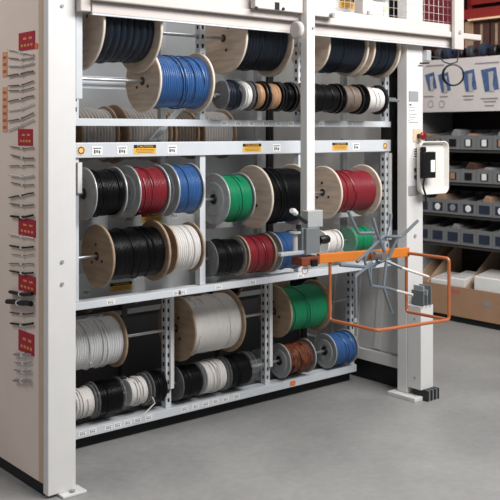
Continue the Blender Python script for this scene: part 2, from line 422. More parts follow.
# ------------------------------------------------------------------ spools
def flange(kind, r, parent, x, side, rh):
    """one end disc; side -1 left, +1 right"""
    m = MB()
    if kind in ('wood', 'woodtan', 'woodrear'):
        t = .014
        pr = [(-t / 2, rh), (-t / 2, r - .004), (-t / 2 + .003, r), (t / 2 - .003, r), (t / 2, r - .004), (t / 2, rh)]
        m.mat(0).lathe(pr, 56)
        for i, mi in enumerate(m.m):
            if i // 56 in (1, 2, 3): m.m[i] = 1
        o = m.build('flange', [WOODL if kind == 'wood' else WOODD, WOODX if kind == 'wood' else WOODD], parent, loc=(x, 0, 0))
        if kind != 'woodrear':
            for k in range(3 if side < 0 else 0):
                a = .6 + k * 2 * PI / 3 + r * 20
                y, z = r * .36 * math.cos(a), r * .36 * math.sin(a)
                MB().cyl((side * t / 2, y, z), (side * (t / 2 + .003), y, z), r * .035 + .002, 10).build('bolt', BLACK, o)
            b = MB(); b.lathe([(side * t / 2, rh), (side * t / 2, rh + .008), (side * (t / 2 + .0015), rh + .008), (side * (t / 2 + .0015), rh)], 20)
            b.build('bushing', BLACK, o)
        return o
    if kind == 'metal':
        t = .005
        pr = [(-t / 2, rh), (-t / 2, r * .30), (-t / 2 + side * .004, r * .34), (-t / 2 + side * .004, r * .62), (-t / 2, r * .66), (-t / 2, r * .93), (-t / 2 - .002, r * .97), (-t / 2, r),
              (t / 2, r), (t / 2 + .002, r * .97), (t / 2, r * .93), (t / 2, rh)]
        o = m.lathe(pr, 48).build('flange', GALV, parent, loc=(x, 0, 0))
        MB().lathe([(side * .004, rh), (side * .004, rh + .014), (side * .008, rh + .012), (side * .008, rh)], 20).build('hub_ring', BLACK, o)
        return o
    M_ = {'clear': CLEAR, 'black': BLACK, 'brown': WOODD, 'white': PAPER}[kind]
    t = .004
    pr = [(-t / 2, rh), (-t / 2, r * .9), (-t, r * .95), (-t, r), (t, r), (t, r * .95), (t / 2, r * .9), (t / 2, rh)]
    o = m.lathe(pr, 40).build('flange', M_, parent, loc=(x, 0, 0))
    return o

AX = []
RH = .0125
def spool(x1, x2, Y, z, rf, rw, kind, wire, label, pitch=.008, group=None, kinds=None, strands=2, empty=False):
    L = x2 - x1
    g = thing('wire_spool', label, 'spool', ((x1 + x2) / 2, Y, z), group)
    k1, k2 = kinds or (kind, kind)
    flange(k1, rf, g, -L / 2, -1, RH); flange(k2, rf, g, L / 2, 1, RH)
    a, b = -L / 2 + .008, L / 2 - .008
    if empty:
        MB().lathe([(a, RH), (a, rf * .4), (b, rf * .4), (b, RH)], 32).build('core', CLEAR, g)
        return g
    n = max(3, int(round((b - a) / pitch))); p = (b - a) / n
    prof = [(a, RH)]; rnd = random.Random(len(label) * 31 + int(x1 * 1000))
    off = 0
    amp = min(p * .42, .012)
    for i in range(n):
        off = off * .7 + rnd.uniform(-.5, .5) * amp * .9
        for q in range(5):
            th = PI * q / 5
            prof.append((a + p * (i + q / 5), rw - amp + off + amp * math.sin(th) - .001))
    prof.append((b, rw - amp)); prof.append((b, RH))
    m = MB(); m.lathe(prof, 44)
    for k in range(strands):                       # crossing strands on the outer layer
        xs = rnd.uniform(a * .8, b * .3); xe = min(b * .9, xs + rnd.uniform(.03, .35) * L); a0 = rnd.uniform(0, 6)
        pts = []
        for i in range(26):
            u = i / 25; an = a0 + u * 5.2
            pts.append((xs + (xe - xs) * (u + .02 * math.sin(9 * u)), (rw + .0025) * math.cos(an), (rw + .0025) * math.sin(an)))
        m.tube(pts, min(.0035, p * .4), 5)
    m.build('wire_winding', W[wire], g)
    return g

def half(px, r):                                    # apparent half width of a disc facing along X
    a = (px - HX) / F; return r * (a * c_ + s_) / math.sqrt(1 + a * a)
def row(Y, zref, items, bounds):
    """items: el, er = right-hand pixel edges of the two discs; radii in pixels; converted to metres on the axle plane"""
    q = at_y(zref[0], zref[1], Y); z = q.z; prev = bounds[0] + .022; out = []
    for it in items:
        el, er, rf, rw, kind, wire, label, kw = it
        c1 = el - half(el, rf); c2 = er - half(er, rf * .95)
        p1 = at_y(c1, 100, Y); p2 = at_y(c2, 100, Y)
        d = depth(at_y((c1 + c2) / 2, 100, Y)) / F
        t = .016 if kind in ('wood', 'woodtan', 'woodrear') else .011
        X1 = max(p1.x, prev + t / 2 + .001); X2 = max(p2.x, X1 + .045)
        prev = X2 + t / 2
        out.append((X1, X2))
        spool(X1, X2, Y, z, rf * d, rw * d, kind, wire, label, **kw)
    return z
def rod(x0, x1, Y, z, label):
    m = MB(); m.cyl((x0 + .003, Y, z), (x1 - .003, Y, z), .008, 14)
    o = m.build('spool_rod', STEEL, None)
    return tag(o, label, 'rod', 'steel rods carrying the spools')

YA, YB = YU + .03, YL + .03
# top row
zT = row(YA, (226, 38.5), [
    (104, 161.5, 43, 34, 'wood', 'navy', 'very large wooden spool of thick dark cable at top left beside left post', dict(pitch=.034, strands=0)),
    (247, 293, 35.5, 30, 'wood', 'navy', 'large wooden spool of dark cable in the top row left of the hanging pole', dict(pitch=.02, strands=1)),
    (330, 368, 28.5, 25.5, 'wood', 'navy', 'wooden spool of dark cable in the top row just right of the hanging pole', dict(pitch=.014)),
    (375, 399.5, 27.5, 24.5, 'wood', 'navy', 'last wooden spool of dark cable in the top row beside right post', dict(pitch=.014)),
], (UX[0] - .06, 0))
rod(UX[0] - .02, UX[3] + .02, YA, zT, 'long steel rod through the four big spools of the top row')
# blue spool and the row of small spools
zB = row(YA, (141, 81), [(161, 214, 31, 26, 'wood', 'blue', 'large wooden spool of bright blue wire below the top left spool', dict(pitch=.012, strands=5))], (UX[0], 0))
rod(UX[0] - .02, UX[1] - .02, YA, zB, 'steel rod through the big blue spool in the top left bay')
YS = .045
zS = row(YS, (225, 95), [
    (222, 246, 17.5, 14.5, 'clear', 'navy', 'small clear spool of dark wire beside the big blue spool', dict(pitch=.01)),
    (247, 255, 15, 13, 'clear', 'white', 'slim small white wire spool right of the dark clear spool, left of the copper ones', dict(pitch=.006)),
    (258, 268, 15, 12.5, 'black', 'copper', 'left one of two small copper wire spools in the small spool row', dict(pitch=.004)),
    (272, 284, 15, 12.5, 'black', 'copper', 'right one of two small copper wire spools in the small spool row', dict(pitch=.004)),
    (287, 297, 15, 13, 'black', 'black', 'small black wire spool between copper spool and grey brown spool', dict(pitch=.006)),
    (300, 312, 15, 12.5, 'black', 'brown', 'small grey brown wire spool partly behind the hanging pole', dict(pitch=.005)),
    (316, 342, 15, 13.5, 'black', 'black', 'small black wire spool just right of the hanging pole in the small spool row', dict(pitch=.006)),
    (347, 364, 15, 13, 'black', 'brown', 'small olive brown wire spool left of the last white spool', dict(pitch=.005)),
    (370, 388, 15, 12, 'black', 'white', 'small white wire spool with black flanges at right end of the small spool row', dict(pitch=.006)),
], (UX[1] - .012, 0))
for x in (UX[1] - .006, UX[3] - .03): MB().tube([(x, YU + .02, zS + .02), (x, YS + .02, zS + .012), (x, YS, zS - .0125), (x, YS - .014, zS + .004)], .004, 6).build('hook', GALV, ct)
rod(UX[1] - .005, UX[3] - .015, YS, zS, 'steel rod through the row of small spools below the top row')
# middle carrier, upper rows per bay
z = row(YA, (129, 191.5), [
    (97, 127, 26, 23, 'metal', 'black', 'metal flanged spool of glossy black wire beside left post under label beam', dict(pitch=.007)),
    (141, 170, 26, 23.5, 'metal', 'red', 'metal flanged spool of red wire between black and blue spools', dict(pitch=.007, strands=3)),
    (180, 204, 26, 24, 'metal', 'blue', 'metal flanged spool of blue wire right of the red spool under label beam', dict(pitch=.007)),
], (UX[0] - .05, 0))
rod(UX[0] - .02, UX[1] - .0, YA, z, 'steel rod through the black, red and blue spools under label beam')
z = row(YA, (216, 199), [
    (230, 255, 25.5, 23, 'metal', 'green', 'metal flanged spool of bright green wire left of a wooden black spool', dict(pitch=.007)),
    (273, 313, 31, 27, 'wood', 'black', 'wooden spool of black wire right of the upper green spool, behind the pole', dict(pitch=.009, strands=4)),
], (UX[1] - .04, 0))
rod(UX[1] - .02, UX[2] - .0, YA, z, 'steel rod through the upper green spool and its wooden neighbour')
z = row(YA, (322, 192.5), [
    (342, 381, 26, 20.5, 'wood', 'red', 'wooden spool of dark red wire right of the hanging pole', dict(pitch=.009, strands=3)),
], (UX[2] - .05, 0))
rod(UX[2] + .0, UX[3] + .03, YA, z, 'steel rod through the wooden spool of dark red wire')
# middle carrier, lower rows
z = row(YA, (98, 256), [
    (114, 170, 31, 25, 'woodtan', 'black', 'large wooden spool of black wire at left, beneath the metal black spool', dict(pitch=.007, strands=4)),  # shade on these flanges is put in by using the darker tan wood
    (178, 204, 25, 22.5, 'brown', 'white', 'spool of white wire right of the large wooden black spool', dict(pitch=.012)),
], (UX[0] - .05, 0))
rod(UX[0] - .02, UX[1] + .0, YA, z, 'steel rod through the large wooden black spool and the white spool')
z = row(YA, (206, 259), [
    (218, 246, 20, 18, 'clear', 'black', 'black wire spool on the middle shelf left of a red one', dict(pitch=.007)),
    (250, 276, 20, 18, 'brown', 'red', 'red wire spool on the middle shelf between black and blue spools', dict(pitch=.007, strands=3)),
    (283, 306, 20, 18, 'metal', 'blue', 'dark blue wire spool on the middle shelf behind the cutting device', dict(pitch=.007)),
], (UX[1] - .04, 0))
rod(UX[1] - .02, UX[2] + .0, YA, z, 'steel rod through the black, red and blue spools on middle shelf')
z = row(YA, (348, 240), [
    (329, 343, 12.5, 11.5, 'white', 'white', 'small white wire spool right of the cutting device above the orange arm', dict(pitch=.006)),
    (357, 376, 15, 12.5, 'clear', 'green', 'small green wire spool behind the grey coil reel', dict(pitch=.007)),
], (UX[2], 0))
rod(UX[2] + .0, UX[3] + .02, YA, z, 'steel rod through the small white and green spools behind the reel')
# lower carrier
z = row(YB, (177, 328), [
    (72, 127, 28, 24.5, 'woodtan', 'grey', 'wooden spool of light grey cable in the lowest carrier, beside left post', dict(pitch=.013, strands=4)),
], (LXs[0] - .05, 0))
rod(LXs[0] - .02, LXs[1] + .0, YB, z, 'steel rod through the light grey cable spool beside left post')
z = row(YB, (177, 328), [
    (196, 245, 32, 28, 'woodtan', 'white', 'large wooden spool of white cable in the middle bay of the lowest carrier', dict(pitch=.006, strands=3)),
], (LXs[1] - .05, 0))
rod(LXs[1] - .0, LXs[2] + .0, YB, z, 'steel rod through the large white cable spool of the lowest carrier')
z = row(YB, (276, 311), [
    (292, 331, 25.5, 21.5, 'woodtan', 'green', 'wooden spool of dark green wire in the right bay of the lowest carrier', dict(pitch=.008, strands=3)),
], (LXs[2] - .05, 0))
rod(LXs[2] - .0, LXs[3] + .03, YB, z, 'steel rod through the lowest green wooden spool')
z = row(YB, (110, 396), [
    (77, 97, 16.5, 14.5, 'clear', 'white', 'small white wire spool at bottom left beside left post', dict(pitch=.007, strands=4)),
    (99, 126, 18, 16.5, 'clear', 'black', 'bottom row black wire spool between two white ones at left', dict(pitch=.007)),
    (133, 151, 16.5, 13.5, 'clear', 'white', 'bottom row white wire spool with a loose tail between two black ones', dict(pitch=.007, strands=4)),
    (155, 170, 16.5, 15, 'clear', 'black', 'bottom row narrow black wire spool left of the first upright', dict(pitch=.007)),
], (LXs[0] - .04, 0))
rod(LXs[0] - .02, LXs[1] + .0, YB, z, 'steel rod through the bottom row spools of the left bay')
z = row(YB, (217, 374), [
    (184, 205, 17, 15.5, 'clear', 'black', 'bottom row black wire spool right of the first upright', dict(pitch=.007)),
    (208, 229, 17, 15.5, 'clear', 'white', 'bottom row white wire spool below the large white cable spool', dict(pitch=.008, strands=4)),
    (232, 254, 17, 15.5, 'clear', 'black', 'bottom row black wire spool beside an empty clear spool', dict(pitch=.007)),
    (258, 270, 16, 6, 'clear', 'black', 'empty clear plastic spool at bottom beside the second upright', dict(empty=True)),
], (LXs[1] - .04, 0))
rod(LXs[1] - .0, LXs[2] + .0, YB, z, 'steel rod through the bottom row spools of the middle bay')
z = row(YB, (303, 355.5), [
    (291, 316, 17, 14.5, 'metal', 'mixed', 'bottom row spool of mixed brown and black wire with silver flange', dict(pitch=.008, strands=3)),
    (337, 358, 17, 15.5, 'metal', 'blue', 'bottom row spool of blue wire at the right end of lowest carrier', dict(pitch=.007, strands=3)),
], (LXs[2] - .04, 0))
rod(LXs[2] - .0, LXs[3] + .03, YB, z, 'steel rod through the mixed and blue spools at bottom right')
# loose wire tails
p = at_y(150, 402, YB - .08); q = at_y(141, 414, YB - .09)
tag(MB().tube([(p.x, YB - .1, p.z + .03), (p.x + .01, YB - .11, p.z), ((p.x + q.x) / 2, YB - .115, (p.z + q.z) / 2), (q.x, YB - .11, q.z)], .003, 6).build('loose_wire_tail', W['white'], None), 'loose white wire tail hanging from a bottom row spool', 'wire')

# rear spools seen between the beams
YR = .88
REAR = [(.33, .52, .155, 1.532, 'woodrear', 'rear', 'dim rear wooden spool of pale cable, leftmost seen between the white beams'),
        (.58, .80, .155, 1.532, 'woodrear', 'rear', 'dim rear spool of pale cable, second seen between the white beams'),
        (.86, 1.14, .165, 1.532, 'woodrear', 'rear', 'dim rear spool of pale cable behind the slanted brace'),
        (1.19, 1.35, .14, 1.532, 'woodrear', 'brown', 'dim rear brown wooden spool between the white beams'),
        (1.39, 1.62, .15, 1.532, 'woodrear', 'rear', 'dim rear pale spool right of the brown one between the white beams')]
for (a, b, r, zz, k, w, l) in REAR: spool(a, b, YR, zz, r, r * .9, k, w, l, group='rear spools', strands=0, pitch=.02)
rod(.25, 1.68, YR, 1.532, 'steel rod carrying the dim rear spools')
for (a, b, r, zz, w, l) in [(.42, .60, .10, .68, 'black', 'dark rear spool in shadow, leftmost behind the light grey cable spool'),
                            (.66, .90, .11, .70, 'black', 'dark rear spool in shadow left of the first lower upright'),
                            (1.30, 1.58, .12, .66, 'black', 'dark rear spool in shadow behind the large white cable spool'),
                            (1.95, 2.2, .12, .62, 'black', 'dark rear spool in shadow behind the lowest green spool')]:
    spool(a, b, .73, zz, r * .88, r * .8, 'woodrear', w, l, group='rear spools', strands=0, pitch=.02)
# ------------------------------------------------------------------ cutting station on the hanging pole
st = thing('cutting_station', 'wire measuring and cutting device on a white hanging pole with orange arm and guard', 'device', (0, 0, 0))
YP = -.15
a = at_y(307, 100, YP); b = at_y(315, 100, YP); PX0, PX1 = a.x, b.x; PXC = (PX0 + PX1) / 2
box('pole', WHITE, st, PX0, PX1, YP, YP + .05, 1.0, TOP, bevel=.003)
MB().cyl((PXC + .012, YP - .006, zat(313, 28, YP)), (PXC + .012, YP + .001, zat(313, 28, YP)), .008, 14).build('bolt', GREYP, st)
ca = at_y(252, 10, -.1); cb_ = at_y(332, 10, -.1)
cr = box('carriage', CREAM, st, ca.x, PX0 - .003, -.125, -.088, zt + .002, zt + .16, bevel=.004)
c2 = box('carriage', CREAM, st, PX1 + .003, cb_.x, -.125, -.088, zt - .004, zt + .16, bevel=.004)
for px, py, r in ((256, 8, .008), (283, 9, .008)):
    p = at_y(px, py, -.125); MB().cyl((p.x, -.131, p.z), (p.x, -.124, p.z), r, 12).build('bolt', BLACK, cr)
p = at_y(277, 6, -.125); box('slot', BLACKM, cr, p.x - .014, p.x + .014, -.128, -.1245, p.z - .018, p.z + .018)
p = at_y(330.5, 15, -.125); MB().cyl((p.x, -.15, p.z), (p.x, -.124, p.z), .011, 14).build('knob', GREYP, c2)
p = at_y(296, 30, -.13)
MB().lathe([(-.012, .001), (-.012, .036), (-.006, .044), (.012, .044), (.018, .036), (.018, .001)], 28, False, (p.x, -.134, p.z), ax='x').build('roller', CREAM, st)
# housings
YD = -.20
def dbox(name, px0, px1, py0, py1, m, y0, y1, bevel=.003):
    A = at_y(px0, py1, y0); B = at_y(px1, py0, y0); return box(name, m, st, A.x, B.x, y0, y1, A.z, B.z, bevel=bevel)
dbox('upper_housing', 308, 323, 210, 228, LTGREY, YD, YP - .002)
lh = dbox('lower_housing', 306.5, 320, 227.5, 254, MIDGREY, YD - .03, YD - .002)
p = at_y(324, 239.5, YD - .02)
MB().lathe([(-.03, .001), (-.03, .018), (-.01, .022), (.02, .022), (.03, .018), (.03, .001)], 18, False, (p.x, YD - .02, p.z), ax='x').build('knob', BLACK, st)
A = at_y(306, 222, YD); B = at_y(296, 213.5, YD - .05); C_ = at_y(291.5, 210.5, YD - .06)
lv = MB().tube([A, (A + B) / 2 + Vector((0, 0, -.004)), B], [.011, .01, .008], 10).build('lever', BLACK, st)
MB().tube([B, (B + C_) / 2 + Vector((0, 0, .003)), C_], [.013, .015, .012], 12).build('lever_grip', WHITE, lv)
p = at_y(298.5, 226.5, YD); MB().lathe([(-.012, .001), (-.01, .013), (.01, .013), (.012, .001)], 16, False, tuple(p), ax='z').build('thumb_knob', BLACK, st)
p = at_y(295, 232.5, YD); MB().cyl(p + Vector((0, 0, -.004)), p + Vector((0, 0, .004)), .03, 24).build('feed_disc', LTGREY, st)
p2 = at_y(295, 254, YD); MB().cyl(p2, p + Vector((0, 0, -.004)), .014, 18).build('feed_column', LTGREY, st)
A = at_y(279, 254.5, YD); B = at_y(303, 254.5, YD); MB().box(A.x, B.x, YD - .015, YD + .015, A.z - .01, A.z + .008).build('feed_table', LTGREY, st, .003)
dbox('joining_block', 302, 306.3, 228, 254, MIDGREY, YD - .01, YD + .03)
dbox('pivot_block', 302, 320, 256, 266.5, REDOR, YD - .03, YP)
dbox('clamp', 312.5, 318, 259, 267, BLACK, YD - .045, YD - .031)
p = at_y(305, 270, YD - .02)
MB().tube([(p.x + .02 * math.cos(t * PI / 8), p.y, p.z + .02 * math.sin(t * PI / 8)) for t in range(16)], .0022, 6, closed=True).build('wire_ring', COPTUBE, st)
# orange arm, swung a little towards the viewer
A = at_y(318, 258.5, YD + .01); zarm = A.z
dv = Vector((2.145, -.488, 0)).normalized()
def on_arm(px):
    r = ray(px, 255); 
    # intersection in plan of the ray with the arm line
    M2 = Matrix(((r[0], -dv.x), (r[1], -dv.y))); t = M2.inverted() @ Vector((A.x - CX, A.y - CY)); return Vector((A.x + dv.x * t[1], A.y + dv.y * t[1], zarm))
E_ = on_arm(408)
nrm = Vector((-dv.y, dv.x, 0))
h_ = .024
m = MB(); q0 = A; q1 = E_
m.prism([q0 + nrm * .015 + Vector((0, 0, -h_)), q1 + nrm * .015 + Vector((0, 0, -h_)), q1 + nrm * .015 + Vector((0, 0, h_)), q0 + nrm * .015 + Vector((0, 0, h_))], -nrm * .03)
m.build('swing_arm', ORANGE, st, .003)
G1 = on_arm(330); Zl = at_x(330, 320, G1.x).z
G2 = at_x(377, 331, G1.x); G2.z = Zl
E1 = E_ - dv * .01; E2 = at_x(449, 260, E1.x); E2.z = zarm - .005
Zr = Zl; E3 = Vector((E2.x, E2.y, Zr)); E4 = Vector((E1.x, E1.y, Zr))
def bend(P, r=.02, k=5):
    P = [Vector(p) for p in P]; out = [P[0]]
    for i in range(1, len(P) - 1):
        a, b, c = P[i - 1], P[i], P[i + 1]; d1 = (a - b).normalized(); d2 = (c - b).normalized()
        s, e = b + d1 * r, b + d2 * r
        for j in range(k + 1):
            u = j / k; out.append(s * (1 - u) ** 2 + b * 2 * u * (1 - u) + e * u * u)
    out.append(P[-1]); return out
gd = MB().tube(bend([G1, Vector((G1.x, G1.y, Zl)), G2, E3, E2, Vector((E1.x, E1.y, E2.z)), E4, E3 + Vector((0, .012, .0))]), .0085, 10).build('guard_loop', COPTUBE, st)

# coil reel
rl = thing('coil_reel', 'grey tubular coil winding reel with splayed arms in front of the orange arm', 'reel', (0, 0, 0))
Y0 = on_arm(372).y - .05
def poly(pts, r=.0085):
    return MB().tube(bend([at_y(x, y, Y0 + dy) for x, y, dy in pts], .012, 3), r, 8)
hb = on_arm(370)
MB().cyl((hb.x, hb.y - .02, hb.z), (hb.x, Y0 - .05, hb.z - .0), .02, 20).build('axle', STEEL, rl)
p = at_y(371, 260, Y0)
MB().tube([(p.x + .045 * math.cos(t * PI / 12), Y0, p.z + .045 * math.sin(t * PI / 12)) for t in range(24)], .007, 8, closed=True).build('hub_ring', RGREY, rl)
for P in ([(357, 262, 0), (384, 236, 0), (401, 237, -.02), (418, 220.5, -.06)],
          [(340, 265, .02), (365, 267, 0), (372, 262, 0)],
          [(356, 318, -.04), (355.5, 276, -.03), (368, 267, 0), (388, 259, 0), (397.5, 238, -.015)],
          [(348, 211, .03), (358.5, 233.5, .01), (374, 233, 0)],
          [(373, 218, .02), (377, 233, .0), (386, 256, -.01)],
          [(368, 268, -.01), (371.5, 286, -.02), (386, 288, -.03)],
          [(386.5, 260, -.01), (383.5, 287, -.03), (392, 313, -.05)],
          [(391, 214, .03), (390, 227, .02), (386, 240, .0)]):
    poly(P).build('reel_arm', RGREY, rl)
for P in ([(386, 288, -.03), (397, 291, -.08), (413, 295, -.16)], [(386, 261, -.01), (402, 268, -.06), (429, 277, -.15)]):
    f = poly(P[:2]).build('reel_arm', RGREY, rl)
    poly(P[1:], .0075).build('finger', mat('finger_light', rgb(206, 196, 186), .4), f)
MB().tube([at_y(371, 287, Y0 - .02), at_y(371, 262, Y0)], .006, 8).build('stay', RGREY, rl)

# ------------------------------------------------------------------ tray, printer on the right post
tr = thing('plastic_tray', 'white rounded plastic tray hung upright beside the right post', 'tray', (0, 0, 0))
YT = -.06
A = at_y(420.5, 195, YT); B = at_y(449, 141, YT)
def rrect(x0, x1, z0, z1, r, y, n=6):
    o = []
    for cx, cz, a0 in ((x1 - r, z1 - r, 0), (x0 + r, z1 - r, PI / 2), (x0 + r, z0 + r, PI), (x1 - r, z0 + r, 1.5 * PI)):
        for i in range(n + 1): a = a0 + PI / 2 * i / n; o.append((cx + r * math.cos(a), y, cz + r * math.sin(a)))
    return o
loops = [rrect(A.x + .012, B.x - .012, A.z + .012, B.z - .012, .03, YT + .037), rrect(A.x, B.x, A.z, B.z, .04, YT + .012), rrect(A.x, B.x, A.z, B.z, .04, YT),
         rrect(A.x + .006, B.x - .006, A.z + .006, B.z - .006, .036, YT), rrect(A.x + .016, B.x - .016, A.z + .016, B.z - .016, .03, YT + .027)]
k = len(loops[0]); vs = sum(loops, []); fs = []
for l in range(len(loops) - 1):
    for j in range(k): fs.append((l * k + j, l * k + (j + 1) % k, (l + 1) * k + (j + 1) % k, (l + 1) * k + j))
fs.append(tuple(range(k))); fs.append(tuple(range((len(loops) - 1) * k, len(loops) * k)))
MB().add(vs, fs).build('tray_shell', mat('tray_white', rgb(226, 222, 216), .35, noise=.02), tr)
box('bracket', GREYP, tr, HW + .001, HW + .02, -.005, .03, A.z + .08, B.z - .08)
pr = thing('label_printer', 'black label printer on a bracket in front of the white tray', 'printer', (0, 0, 0))
A = at_y(424, 178.5, -.095); B = at_y(436, 150, -.095)
m = MB()
bd = box('body', BLACK, pr, A.x, B.x, -.095, -.062, A.z, B.z - .01, bevel=.005)
for i in range(6):
    x = A.x + .008 + i * .011; box('fin', BLACKM, bd, x, x + .004, -.101, -.0945, A.z + .006, B.z - .03)
L0 = at_y(431, 172, -.104); L1 = at_y(435, 160, -.104); box('paper_label', PAPER, pr, L0.x, L1.x, -.105, -.1012, L0.z, L1.z)
box('mount', BLACK, pr, A.x + .002, A.x + .03, -.09, -.062, B.z - .0098, B.z + .02, bevel=.006)
MB().tube(bend([(A.x + .01, -.09, A.z), (A.x + .008, -.08, A.z - .05), (A.x + .035, -.08, A.z - .10), (A.x + .045, -.07, A.z - .17)], .02), .006, 8).build('cable', BLACKM, pr)
# hanging ring of cable
hk = thing('hanging_cable_coil', 'black cable coil hanging from a steel bracket at the right post top', 'cable', (0, 0, 0))
p = at_y(453, 75, -.02); R_ = .064
MB().tube([(p.x + .05 * math.cos(t * PI / 16), -.02 - .042 * math.cos(t * PI / 16), p.z + R_ * math.sin(t * PI / 16)) for t in range(32)], .0055, 8, closed=True).build('coil', BLACK, hk)
MB().tube([(p.x + .047 * math.cos(t * PI / 16 + .1) - .004, -.028 - .04 * math.cos(t * PI / 16), p.z + R_ * .97 * math.sin(t * PI / 16)) for t in range(32)], .004, 8, closed=True).build('coil', BLACK, hk)
A = at_y(425, 56, -.02); B = at_y(443, 57, -.02)
MB().tube([Vector((HW + .004, -.02, A.z)), at_y(440, 58, -.02), at_y(444, 62, -.02), at_y(450, 64, -.02), at_y(457, 62, -.02), at_y(458.5, 55, -.02), at_y(458.5, 48, -.02)], .004, 6).build('hanging_wire', INK, hk)
MB().box(HW - .005, HW + .035, -.035, -.001, A.z - .03, A.z + .035).build('clamp', LTGREY, hk, .004)
MB().cyl((HW - .05, -.02, A.z - .045), (HW + .03, -.02, A.z - .04), .005, 8).build('pin', BLACK, hk)

# ------------------------------------------------------------------ cards and wire samples on the left panel
PXN = .002
def on_panel(px, py): return at_x(px, py, PXN)
cards = [(19.2, 35.2, 32, 50, 'red sample card with yellow print, topmost on the side panel'),
         (18.5, 33, 129, 145.5, 'red sample card second from the top on the side panel'),
         (19, 36, 219, 236, 'red sample card in the middle of the side panel'),
         (19, 36, 275, 292, 'red sample card fourth from the top above dark thick samples'),
         (19, 34.5, 332, 353, 'red sample card lowest on the side panel')]
YELT = mat('card_yellow', rgb(214, 150, 90), .6)
for (a, b, t, d, l) in cards:
    A = on_panel((a + b) / 2, t); B = on_panel((a + b) / 2, d); Y1 = on_panel(a, t).y; Y2 = on_panel(b, t).y
    th = tag(box('sample_card', REDCARD, None, -.001, .0018, Y2, Y1, B.z, A.z), l, 'card', 'red cards on the side panel')
    H_ = A.z - B.z; Wd = Y1 - Y2
    for k in range(2): box('print_mark', YELT, th, -.002, -.0011, Y2 + Wd * (.15 + .35 * k), Y2 + Wd * (.35 + .35 * k), A.z - H_ * .42, A.z - H_ * .30)
    for k in range(4): box('print_mark', YELT, th, -.002, -.0011, Y2 + Wd * (.12 + .2 * k), Y2 + Wd * (.24 + .2 * k), A.z - H_ * .8, A.z - H_ * .66)
p = on_panel(36.8, 46); tag(MB().cyl((-.001, p.y, p.z), (.0018, p.y, p.z), .014, 16).build('orange_sticker', ORLAB, None), 'round orange sticker beside the topmost red card', 'sticker')
for (y0, y1, l) in ((52, 77, 'upper orange tag strip left of the wire samples'), (87, 132, 'lower orange tag strip left of the wire samples')):
    A = on_panel(3, y0); B = on_panel(7.5, y1); C0 = on_panel(7.5, y0)
    s = tag(box('tag_strip', mat('tag_pale', rgb(214, 158, 128), .6, noise=.08), None, -.0008, .0018, B.y, A.y, on_panel(5, y1).z, on_panel(5, y0).z), l, 'tag', 'orange tag strips')
    zz = on_panel(5, y0).z - .02
    while zz > on_panel(5, y1).z + .01:
        MB().box(-.0016, -.0007, B.y + .006, A.y - .006, zz - .012, zz).build('print_mark', mat('tag_print', rgb(186, 92, 48), .6), s); zz -= .032
MW = {'w': W['white'], 'k': W['black'], 'g': W['brown'], 'o': W['mixed'], 's': STEEL}
samples = [(52, 'w', .0045, 6, 'white'), (58, 'g', .003, 0, 'grey'), (64, 'w', .005, -3, 'white'), (73.5, 'g', .005, -4, 'brown'), (83.5, 'k', .003, -5, 'black'), (89, 'g', .003, -3, 'grey'),
           (98.5, 'g', .004, -5, 'brown'), (107, 'w', .0035, -7, 'white'), (117, 'g', .004, -8, 'brown'), (124.5, 'w', .004, -10, 'white'),
           (147, 'g', .003, 1, 'brown'), (156.5, 'g', .004, 3, 'brown'), (165.5, 'g', .003, 0, 'grey'), (175, 'w', .005, 0, 'white'), (183.5, 'g', .003, 2, 'brown'), (195, 'k', .004, -4, 'black'),
           (204, 'g', .004, 1, 'brown'), (215.5, 'k', .006, -1, 'black'), (236, 'w', .004, 5, 'white'), (246, 'k', .005, 1, 'black'), (254, 'g', .002, 0, 'grey'), (263.5, 'g', .003, 1, 'brown'), (271.5, 'k', .005, 2, 'black'),
           (292.5, 'k', .010, 2, 'black'), (302, 'k', .014, 3, 'black'), (312.5, 'o', .004, 1, 'reddish'), (323, 'k', .006, 0, 'black'),
           (354, 's', .007, 1, 'silvery'), (362, 's', .004, 0, 'silvery'), (370, 's', .005, 1, 'silvery'), (380, 's', .008, 1, 'silvery')]
ordw = ['first', 'second', 'third', 'fourth', 'fifth', 'sixth', 'seventh', 'eighth', 'ninth', 'tenth', 'eleventh', 'twelfth', 'thirteenth']
secs = ['topmost', 'second', 'middle', 'fourth', 'lowest']; brk = [130, 218, 274, 330, 999]; cnt = [0] * 5
for i, (py, c, r, sl, cn) in enumerate(samples):
    sec = [k for k in range(5) if py < brk[k]][0]; w_ = ordw[cnt[sec]]; cnt[sec] += 1
    l0, l1 = (10, 35) if py < 340 else (17, 33)
    if py > 130 and py < 340: l0 = 11 + (i % 3)
    xs = [l0, l0 + (l1 - l0) * .28, l0 + (l1 - l0) * .52, l0 + (l1 - l0) * .76, l1]
    sag = (0, .8, 1.5, .9, 0) if i % 3 else (.5, 0, .6, -.4, -.2)
    pts = []
    for k, x in enumerate(xs):
        q = on_panel(x, py + sl * (k / 4 - .5) + sag[k]); q.x = PXN - r - .004; pts.append(q)
    g = thing('wire_sample', '%s wire sample on the side panel, %s below the %s red card' % (cn, w_, secs[sec]), 'wire sample', pts[2], 'wire samples on the side panel')
    loc = [p - pts[2] for p in pts]
    MB().tube(bend(loc, .008, 3), r * .85, 7).build('wire', MW[c], g)
    m = MB(); m.tube([(PXN - pts[2].x, -.006, -r - .003), (-r * .9 - .003, -.004, -r * .5), (-r - .004, 0, 0), (-r * .9 - .003, .004, r * .6), (PXN - pts[2].x, .006, r + .003)], .0028, 6)
    m.build('clip', PAPER, g)
    # copper end
    q = loc[0]; e = loc[0] + (loc[0] - loc[1]).normalized() * .012
    MB().tube([q, e], r * .5, 6).build('bare_end', W['copper'], g)

